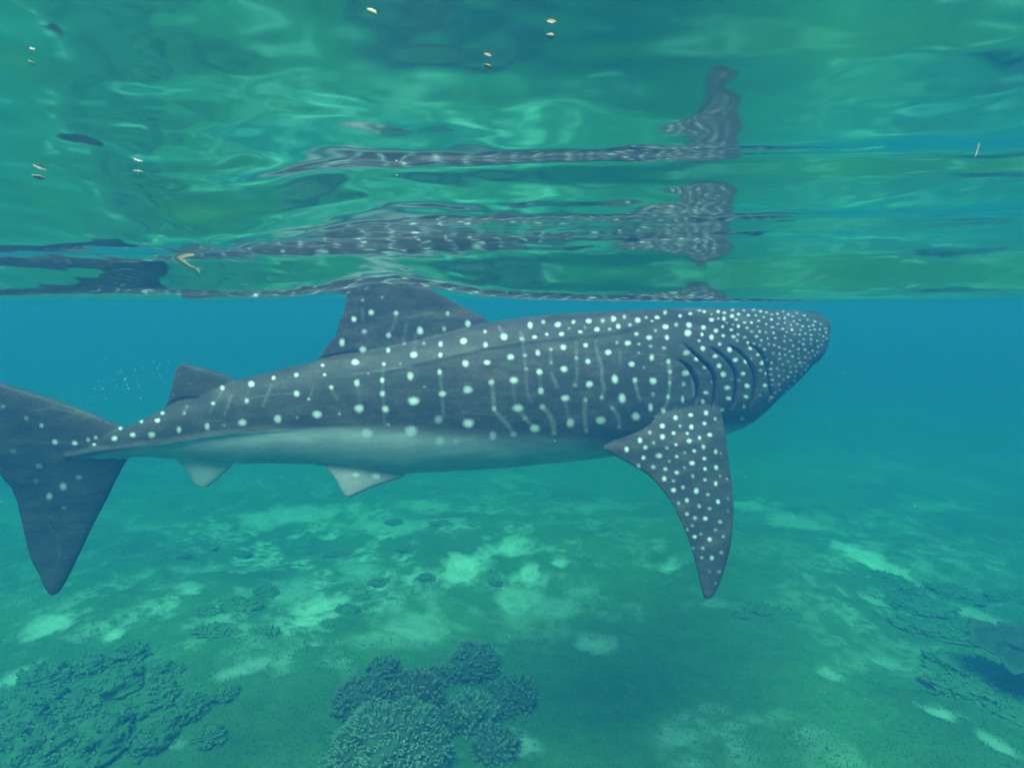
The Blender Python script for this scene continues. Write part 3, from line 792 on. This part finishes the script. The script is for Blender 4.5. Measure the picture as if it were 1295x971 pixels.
MD = [(270, 800, 18), (300, 768, 20), (258, 772, 14), (335, 748, 18), (300, 700, 12), (262, 692, 9), (222, 704, 12), (195, 712, 9), (152, 698, 10), (500, 658, 12), (522, 692, 12), (560, 664, 10), (604, 652, 11), (430, 700, 14), (540, 730, 12), (340, 800, 14), (440, 770, 14), (480, 735, 14), (415, 790, 10), (625, 735, 10)]
for i, (px, py, r) in enumerate(MD):
    reef_rock(px, py, r, 70 + i, 'small weathered stone among the pale sand patches beneath the shark belly', 'stones among the sand patches', rk.uniform(.35, .6), rk.uniform(1.1, 2.0), rk.uniform(-.4, .4))
RT = [(1165, 768, 34), (1208, 752, 26), (1135, 742, 24), (1118, 727, 16), (1178, 798, 24), (1232, 850, 34), (1212, 872, 28), (1262, 806, 26), (1285, 905, 24), (1245, 880, 26), (970, 768, 20), (942, 777, 15), (1290, 760, 22)]
for i, (px, py, r) in enumerate(RT):
    reef_rock(px, py, r, 100 + i, 'low dark rock on the sloping ground beyond the pectoral fin', 'rocks beyond the pectoral fin', rk.uniform(.3, .5), rk.uniform(1.3, 2.2), rk.uniform(-.7, -.2))

# table coral: a tilted plate on a short stalk
def table_coral(px, py, rpx):
    p = floor_pt(px, py); R = rpx * float(np.linalg.norm(p)) / F
    o = bpy.data.objects.new('table_coral', None); COL.objects.link(o)
    o.location = (float(p[0]), float(p[1]), float(floor_z(np.array([p[0]]), np.array([p[1]]))[0]))
    nr_, na = 14, 56
    rr_ = np.linspace(.02, 1, nr_)[:, None]; a = np.linspace(0, 2 * math.pi, na, endpoint=False)[None]
    edge = 1 + .12 * np.sin(3 * a + 1) + .08 * np.sin(7 * a) + .05 * np.sin(13 * a + 2) + .03 * np.sin(23 * a)
    x = rr_ * np.cos(a) * edge * R; y = rr_ * np.sin(a) * edge * R
    top = np.stack([x, y, .42 + .10 * R * rr_ ** 2 + .03 * fbm(x * 9, y * 9, 3, 5) + .012 * np.sin(19 * a) * rr_ + 0 * x], -1)
    bot = top.copy(); bot[..., 2] -= .045 * (1.3 - rr_)
    v = np.concatenate([top, bot[::-1]], 0)
    m = mesh_obj('plate', v.reshape(-1, 3), grid_faces(2 * nr_, na, True)[:, ::-1], M_PLATE, o)
    attr(m, 'tip', np.concatenate([np.repeat(np.clip(rr_.ravel() - .85, 0, 1) * 4, na), np.zeros(nr_ * na)]))
    m.rotation_euler = (math.radians(9), math.radians(-6), 0)
    h = np.linspace(-.1, .44, 9)[:, None]; a = np.linspace(0, 2 * math.pi, 20, endpoint=False)[None]
    rad = R * (.18 + .9 * np.abs(h - .12) ** 1.5 + .02 * np.sin(4 * a))
    s = mesh_obj('stalk', np.stack([rad * np.cos(a), rad * np.sin(a), h + 0 * a], -1).reshape(-1, 3), grid_faces(9, 20, True), M_CORAL[1], o)
    attr(s, 'tip', np.zeros(180))
    tag(o, 'flat brown table coral spreading over a dark hollow beside low rocks', 'coral')
table_coral(1284, 868, 36)

# ------------------------------------------------------------------ things adrift in the water
def under_surface(px, py, gap=.02):
    d = ray(px, py); t = .1
    while t < 12:
        q = d * t
        if q[2] > float(surface_z(np.array([q[0]]), np.array([q[1]]))[0]) - gap: break
        t += .01
    return d * t, t

def simple_mat(name, c, rough=.6):
    m, nt, bs = material(name)
    cc = ramp(nt, noise(nt, 180, 3, .6), [(.3, tuple(k * .7 for k in c)), (.7, c)])
    nt.links.new(cc, bs.inputs['Base Color']); bs.inputs['Roughness'].default_value = rough
    return m
def tube(path, radii, k=8):
    path = np.asarray(path, float); n_ = len(path)
    t = np.gradient(path, axis=0); t /= np.linalg.norm(t, axis=1)[:, None] + 1e-9
    up = np.array([.13, .31, .94]); s1 = np.cross(t, up); s1 /= np.linalg.norm(s1, axis=1)[:, None] + 1e-9
    s2 = np.cross(t, s1); a = np.linspace(0, 2 * math.pi, k, endpoint=False)
    v = path[:, None] + (s1[:, None] * np.cos(a)[None, :, None] + s2[:, None] * np.sin(a)[None, :, None]) * np.asarray(radii)[:, None, None]
    return v.reshape(-1, 3), grid_faces(n_, k, True)

# a krill drifting under the surface: curved body, tail fan, legs, feelers
p, t = under_surface(231, 331, .012)
u_ = t / F
kr = bpy.data.objects.new('krill', None); COL.objects.link(kr); kr.location = p
km = simple_mat('krill_shell', (.80, .46, .24), .4)
bx_ = np.linspace(-14, 15, 16); bz_ = -bx_ * .85 + .02 * bx_ ** 2
path = np.stack([bx_, bx_ * .3, bz_], -1) * u_
rad = np.interp(np.linspace(0, 1, 16), [0, .12, .3, .6, .9, 1], [1.0, 2.2, 2.8, 2.1, 1.2, .5]) * u_
v, f = tube(path, rad); mesh_obj('shell', v, f, km, kr)
for q in range(7):
    b = path[3 + q]
    e = b + np.array([-4 - q * .4, -2 + (q % 3), -6 + q * .5]) * u_
    v, f = tube([b, (b + e) / 2 + np.array([1.2, 0, -.5]) * u_, e], [.55 * u_, .45 * u_, .2 * u_], 5); mesh_obj('leg', v, f, km, kr)
for q in (-1, 1):
    b = path[0]; e = b + np.array([-3 + q * 3.5, q * 3, 11 + q]) * u_
    v, f = tube([b, (b + e) / 2 + np.array([-2, 0, 0]) * u_, e], [.5 * u_, .4 * u_, .15 * u_], 5); mesh_obj('feeler', v, f, km, kr)
    b = path[-1]; e = b + np.array([5, q * 2, -4 + q * 2]) * u_
    v, f = tube([b, (b + e) / 2, e], [.6 * u_, 1.1 * u_, .4 * u_], 6); mesh_obj('tail_fan', v, f, km, kr)
tag(kr, 'orange krill with legs and feelers drifting under the water surface', 'krill')

FM = [simple_mat('scrap_cream', (.80, .72, .50)), simple_mat('scrap_pink', (.50, .36, .28)), simple_mat('scrap_white', (.9, .88, .75))]
SCR = [(471, 15, 11, 5, .5, 0), (697, 46, 9, 5, .1, 1), (617, 84, 8, 3.5, .1, 1), (175, 217, 8, 3, 0, 2), (48, 224, 11, 5, .1, 1), (40, 80, 6, 3, .6, 0), (502, 222, 3, 2, 0, 2), (1235, 211, 4, 2, 0, 1)]
for i, (px, py, w_, h_, tl, mi) in enumerate(SCR):
    p, t = under_surface(px, py, .012); u_ = t / F
    nu, nv = 9, 12
    th = np.linspace(.05, math.pi - .05, nu)[:, None]; ph = np.linspace(0, 2 * math.pi, nv, endpoint=False)[None]
    d = 1 + .3 * vnoise(3 * np.cos(th) + i * 7 + 0 * ph, 2 * np.sin(th) * np.cos(ph) + 2 * np.sin(ph), i)
    v = np.stack([np.cos(th) * w_ * d + 0 * ph, np.sin(th) * np.cos(ph) * h_ * d * .8, np.sin(th) * np.sin(ph) * h_ * d], -1).reshape(-1, 3) * u_
    o = mesh_obj('food_scrap', v * .62, grid_faces(nu, nv, True), FM[mi]); o.location = p; o.rotation_euler = (.3 * i, tl, .2 * i)
    tag(o, ['cream food scrap floating close under the water surface', 'dull pink food scrap floating close under the water surface', 'bright whitish food scrap floating close under the water surface'][mi], 'food scrap', 'food scraps under the water surface')

# specks of plankton and tiny bubbles: uncountable
r = np.random.default_rng(17)
C = []
for _ in range(420):
    d = ray(r.uniform(-60, 1350), r.uniform(390, 980)); t = r.uniform(1.2, 5.5); C.append((d * t, r.uniform(.0005, .0013)))
for _ in range(90):
    px = r.normal(165, 45); py = np.interp(px, [80, 220], [505, 470]) + r.normal() * 14
    C.append((ray(px, py) * r.uniform(3.1, 3.5), r.uniform(.0012, .003)))
oc = np.array([(1, 0, 0), (-1, 0, 0), (0, 1, 0), (0, -1, 0), (0, 0, 1), (0, 0, -1)], float)
of = np.array([(0, 2, 4), (2, 1, 4), (1, 3, 4), (3, 0, 4), (2, 0, 5), (1, 2, 5), (3, 1, 5), (0, 3, 5)])
C = [(c, q) for c, q in C if c[2] < .02 and c[2] > -3.2]
v = np.concatenate([c + oc * q * r.uniform(.6, 1.5, (1, 3)) for c, q in C]); f = np.concatenate([of + 6 * i for i in range(len(C))])
o = mesh_obj('drifting_specks', v, f, simple_mat('speck', (.85, .87, .85)))
tag(o, 'tiny pale specks and bubbles drifting in the water', 'specks', kind='stuff')

# ------------------------------------------------------------------ haze: the water itself
def water_volume(ss, sa, rho=.5, aniso=.15):
    m = bpy.data.materials.new('sea_water'); m.use_nodes = True
    nt = m.node_tree; nt.nodes.clear()
    o = N(nt, 'ShaderNodeOutputMaterial'); v = N(nt, 'ShaderNodeVolumePrincipled')
    c = [s / rho for s in ss]
    ab = [(1 - min(1, a / (rho * (1 - k)))) ** 2 for a, k in zip(sa, c)]
    v.inputs['Color'].default_value = (*c, 1)
    v.inputs['Absorption Color'].default_value = (*ab, 1)
    v.inputs['Density'].default_value = rho
    v.inputs['Anisotropy'].default_value = aniso
    nt.links.new(v.outputs[0], o.inputs['Volume'])
    return m
B = 168.0; zb = float(fp[:, 2].min()) - 1.0; zt = .75
hv = [(x, y, z) for z in (zb, zt) for x, y in ((-B, -B), (B, -B), (B, B), (-B, B))]
haze = mesh_obj('haze', hv, [(3, 2, 1, 0), (4, 5, 6, 7), (0, 1, 5, 4), (1, 2, 6, 5), (2, 3, 7, 6), (3, 0, 4, 7)],
                water_volume((.0052, .0285, .072), (.215, .058, .078)), smooth=False)
tag(haze, 'blue green sea water filling the whole scene', 'water', kind='stuff')
